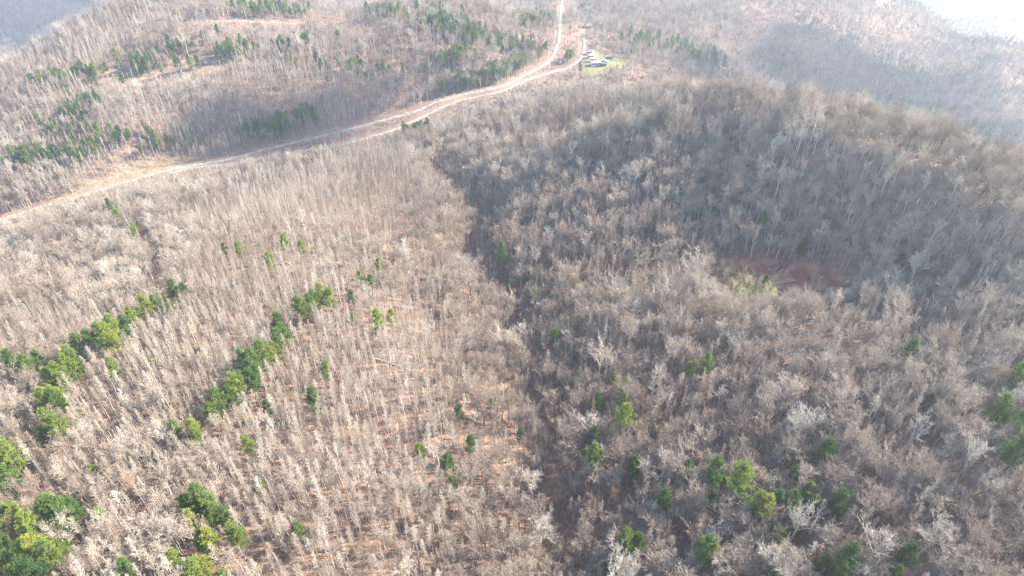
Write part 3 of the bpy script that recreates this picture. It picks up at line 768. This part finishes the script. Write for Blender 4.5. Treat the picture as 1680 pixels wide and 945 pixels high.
# ------------------------------------------------------------------ farmstead in the meadow, stumps, fallen logs
def house(u, v, L, W, hh, rz, wall, roof, label, gable=.9, name='house', cat='house'):
    p = at(u, v); r = empty(name, (p[0], p[1], p[2]), rz); tag(r, label, cat)
    m = MB(); m.box((0, 0, hh / 2 - .4), (L, W, hh + .8)); m.build('wall', wall, r)
    m = MB(); o_ = .3; e = hh - .02
    for s in (-1, 1):
        i = len(m.v)
        m.v += [Vector(q) for q in ((-L / 2 - o_, s * (W / 2 + o_), e - .1), (L / 2 + o_, s * (W / 2 + o_), e - .1), (L / 2 + o_, 0, e + gable), (-L / 2 - o_, 0, e + gable),
                                    (-L / 2 - o_, s * (W / 2 + o_), e + .02), (L / 2 + o_, s * (W / 2 + o_), e + .02), (L / 2 + o_, 0, e + gable + .12), (-L / 2 - o_, 0, e + gable + .12))]
        for f in ((0, 1, 2, 3), (4, 5, 6, 7), (0, 1, 5, 4), (0, 3, 7, 4), (1, 2, 6, 5)): m.f.append(tuple(i + k for k in f))
    for s in (-1, 1):
        i = len(m.v); m.v += [Vector((s * L / 2, -W / 2, e)), Vector((s * L / 2, W / 2, e)), Vector((s * L / 2, 0, e + gable))]; m.f.append((i, i + 1, i + 2))
    m.build('roof', roof, r)
    m = MB(); m.box((L * .08, -W / 2 - .03, 1.0), (.95, .06, 2.0)); m.build('door', M_DOOR, r)
    for q in (-.34, -.14, .3):
        m = MB(); m.box((L * q, -W / 2 - .03, 1.55), (.9, .06, .9)); w = m.build('window', M_DARK, r)
    return r
house(977, 108, 6.5, 3.0, 2.2, .12, M_WHITE, M_ROOF, 'long white house with pale metal roof, nearest the lower edge of the meadow')
house(975, 101, 5.0, 2.7, 2.1, -.15, M_WHITE, M_WHITE, 'white house with white roof in the middle of the meadow row', .7)
house(969, 95.5, 3.6, 2.4, 2.1, .3, M_WHITE, M_ROOF, 'small white house with grey roof near the top of the meadow row', .7)
house(966, 89.5, 2.9, 2.2, 2.0, .2, M_TANW, M_ROOFD, 'small tan shed with dark roof at the far end of the meadow row', .8, 'shed', 'shed')
house(1018, 3, 12.0, 6.0, 3.2, .1, M_WHITE, M_ROOF, 'large pale roofed house far up the valley at the top edge', 1.6)
house(962, 47, 7.0, 4.0, 2.6, .05, M_TANW, M_ROOFD, 'low tan house with dark roof in the tan clearing up the valley', .9)
def car(u, v, rz, paint, label):
    p = at(u, v); r = empty('parked_car', (p[0], p[1], p[2]), rz); tag(r, label, 'car', 'cars parked in the meadow')
    m = MB(); m.box((0, 0, .62), (4.4, 1.8, .7)); m.box((-.2, 0, 1.2), (2.4, 1.6, .5)); m.build('body', paint, r)
    m = MB(); m.box((-.2, 0, 1.2), (2.44, 1.5, .36)); m.box((-.2, 0, 1.2), (2.2, 1.64, .34)); m.build('window', M_DARK, r)
    for sx in (-1.4, 1.4):
        for sy in (-.85, .85):
            m = MB(); m.tube([(sx, sy - .12, .33), (sx, sy + .12, .33)], [.33, .33], 12); m.f.append(tuple(range(12))); m.build('wheel', M_TYRE, r)
car(999, 97, .4, M_CARD, 'dark car parked alone on the open right part of the meadow')
car(992, 101.5, -.3, M_CARW, 'silver car parked between the white houses and the dark car')
car(989, 109, .1, M_CARD, 'dark car parked beside the long white house')
for u, v in [(1277, 438), (1286, 437), (1291, 447), (1283, 443), (1303, 442), (1293, 445), (1273, 443), (1278, 447), (1270, 452), (1262, 444), (1312, 453), (1296, 455)]:
    p = at(u, v, .2); r = U(.16, .3); m = MB(); hgt = U(.3, .6)
    m.tube([(0, 0, -.3), (0, 0, .05), (0.03, 0, hgt)], [r * 1.35, r * 1.05, r], 9)
    o = m.build('tree_stump', M_STONE); o.location = p; tag(o, 'pale cut tree stump standing in the bare brown hollow', 'stump', 'cut stumps in the bare hollow')
for u, v, L, a, lab in [(1498, 673, 8, .3, 'thin pale fallen log on the right slope above the grove'), (1578, 895, 9, -.5, 'thick pale fallen log near the lower right corner'), (640, 596, 12, -.35, 'long grey fallen log across the middle of the left slope'), (1290, 463, 7, .1, 'brown fallen log lying across the bare hollow')]:
    p = at(u, v, .3); m = MB(); n_ = 6
    pts = []
    for i in range(n_ + 1):
        q = (i / n_ - .5) * L; x, y = p[0] + q * math.cos(a), p[1] + q * math.sin(a); pts.append((x - p[0], y - p[1], float(zat(x, y)) - p[2] + .3))
    m.tube(pts, [.26 - .02 * i for i in range(n_ + 1)], 7)
    o = m.build('fallen_log', M_STONE, smooth=True); o.location = p; tag(o, lab, 'log')

# ------------------------------------------------------------------ the rest of the forest as stuff
def gn_forest(name, kinds, X, Y, Z, rot, sc, tint, var, tilt=.05):
    me = bpy.data.meshes.new(name); me.vertices.add(len(X))
    me.vertices.foreach_set('co', np.stack([X, Y, Z - .1], -1).astype(np.float32).ravel())
    for nm, arr in (('sc', sc), ('tint', tint)):
        a = me.attributes.new(nm, 'FLOAT', 'POINT'); a.data.foreach_set('value', arr.astype(np.float32))
    a = me.attributes.new('var', 'INT', 'POINT'); a.data.foreach_set('value', var.astype(np.int32))
    a = me.attributes.new('rot', 'FLOAT_VECTOR', 'POINT')
    a.data.foreach_set('vector', np.stack([rng.normal(0, tilt, len(X)), rng.normal(0, tilt, len(X)), rot], -1).astype(np.float32).ravel())
    o = bpy.data.objects.new(name, me); COL.objects.link(o); tag(o, kind='stuff')
    g = bpy.data.node_groups.new(name + '_nodes', 'GeometryNodeTree')
    g.interface.new_socket('Geometry', in_out='INPUT', socket_type='NodeSocketGeometry')
    g.interface.new_socket('Geometry', in_out='OUTPUT', socket_type='NodeSocketGeometry')
    N, L = g.nodes, g.links
    gi, go = N.new('NodeGroupInput'), N.new('NodeGroupOutput')
    inst = N.new('GeometryNodeInstanceOnPoints'); coll = N.new('GeometryNodeGeometryToInstance')
    L.new(gi.outputs[0], inst.inputs['Points'])
    lst = []
    for objs in kinds:
        j = N.new('GeometryNodeJoinGeometry')
        for ob in objs:
            oi = N.new('GeometryNodeObjectInfo'); oi.transform_space = 'ORIGINAL'; oi.inputs['Object'].default_value = ob
            L.new(oi.outputs['Geometry'], j.inputs[0])
        gt = N.new('GeometryNodeGeometryToInstance'); L.new(j.outputs[0], gt.inputs[0]); lst.append(gt)
    j = N.new('GeometryNodeJoinGeometry')
    for gt in reversed(lst): L.new(gt.outputs[0], j.inputs[0])
    L.new(j.outputs[0], inst.inputs['Instance'])
    inst.inputs['Pick Instance'].default_value = True
    def attr(nm, typ):
        n_ = N.new('GeometryNodeInputNamedAttribute'); n_.data_type = typ; n_.inputs['Name'].default_value = nm
        return n_.outputs['Attribute']
    L.new(attr('var', 'INT'), inst.inputs['Instance Index'])
    er = N.new('FunctionNodeEulerToRotation'); L.new(attr('rot', 'FLOAT_VECTOR'), er.inputs[0]); L.new(er.outputs[0], inst.inputs['Rotation'])
    L.new(attr('sc', 'FLOAT'), inst.inputs['Scale'])
    L.new(inst.outputs[0], go.inputs[0])
    md = o.modifiers.new('trees', 'NODES'); md.node_group = g
    return o
def parts(kind): return [p['objs'] for p in PROTO[kind] if p['objs']]
r_ = ~single
pk = parts('slender') + parts('spreading')
vv = np.where(is_sl, var % len(parts('slender')), len(parts('slender')) + var % len(parts('spreading')))
gn_forest('bare_forest', pk, X[r_], Y[r_], Z[r_], rot[r_], sc[r_], tint[r_], vv[r_])
fp = np.array([[*at(u_, v_, 8 * s_, tm_), s_ * .62] for tm_, u_, v_, s_ in far_pines])
okp, limp = road_rule(fp[:, 0], fp[:, 1], 16); okp &= limp > 6
fp = fp[okp]
d_ = proj(fp[:, 0], fp[:, 1], fp[:, 2])[2]
ordp = np.argsort(d_); near_n = 90
for i in ordp[:near_n]:
    plant('pine', random.randrange(5), (fp[i, 0], fp[i, 1], fp[i, 2] - .1), U(0, 6.28), float(min(fp[i, 3], 1.1)), float(np.clip(random.gauss(.58, .18), .05, .95)), 'pine of the green belts growing beside the pale road across the valley', 'tree', 'pines beside the valley road')
fr = fp[ordp[near_n:]]
gn_forest('far_pine_wood', parts('pine'), fr[:, 0], fr[:, 1], fr[:, 2], rng.uniform(0, 6.28, len(fr)), np.clip(fr[:, 3], .4, 1.1), np.clip(rng.normal(.56, .18, len(fr)), .05, .95), rng.integers(0, 5, len(fr)))

# undergrowth: leafless brush and saplings
bo = []
for i in range(4):
    _, c, h = brush_clump()
    me_b = bpy.data.meshes.new('brush'); me_b.from_pydata([tuple(p) for p in c.v], [], c.f); me_b.materials.append(M_TWIG)
    bo.append(bpy.data.objects.new('brush', me_b))
BX, BY, BZ = scatter(1.5, 620, 0, 200, 1.4)
inm = np.zeros(len(BX), bool)
for line, w in ROADS: inm |= poly_dist(line, BX, BY)[0] < w * .5 + 1.2
for q in [FIELD, HOLLOW]: inm |= in_poly(q, BX, BY) & (rng.random(len(BX)) < .93)
k = ~inm & (rng.random(len(BX)) < .25 + .75 * vnoise(BX / 12, BY / 12, 41))
BX, BY, BZ = BX[k], BY[k], BZ[k]
gn_forest('undergrowth', [(o,) for o in bo], BX, BY, BZ, rng.uniform(0, 6.28, len(BX)), rng.uniform(.4, 1.0, len(BX)), np.clip(rng.normal(.4, .2, len(BX)), 0, .9), rng.integers(0, 4, len(BX)), .1)
import sys; print('COUNTS', len(X), len(fp), len(BX), sum(len(p) for _, p in PINES), 'zrange', GZ.min(), GZ.max(), file=open('/tmp/counts.txt', 'w'))
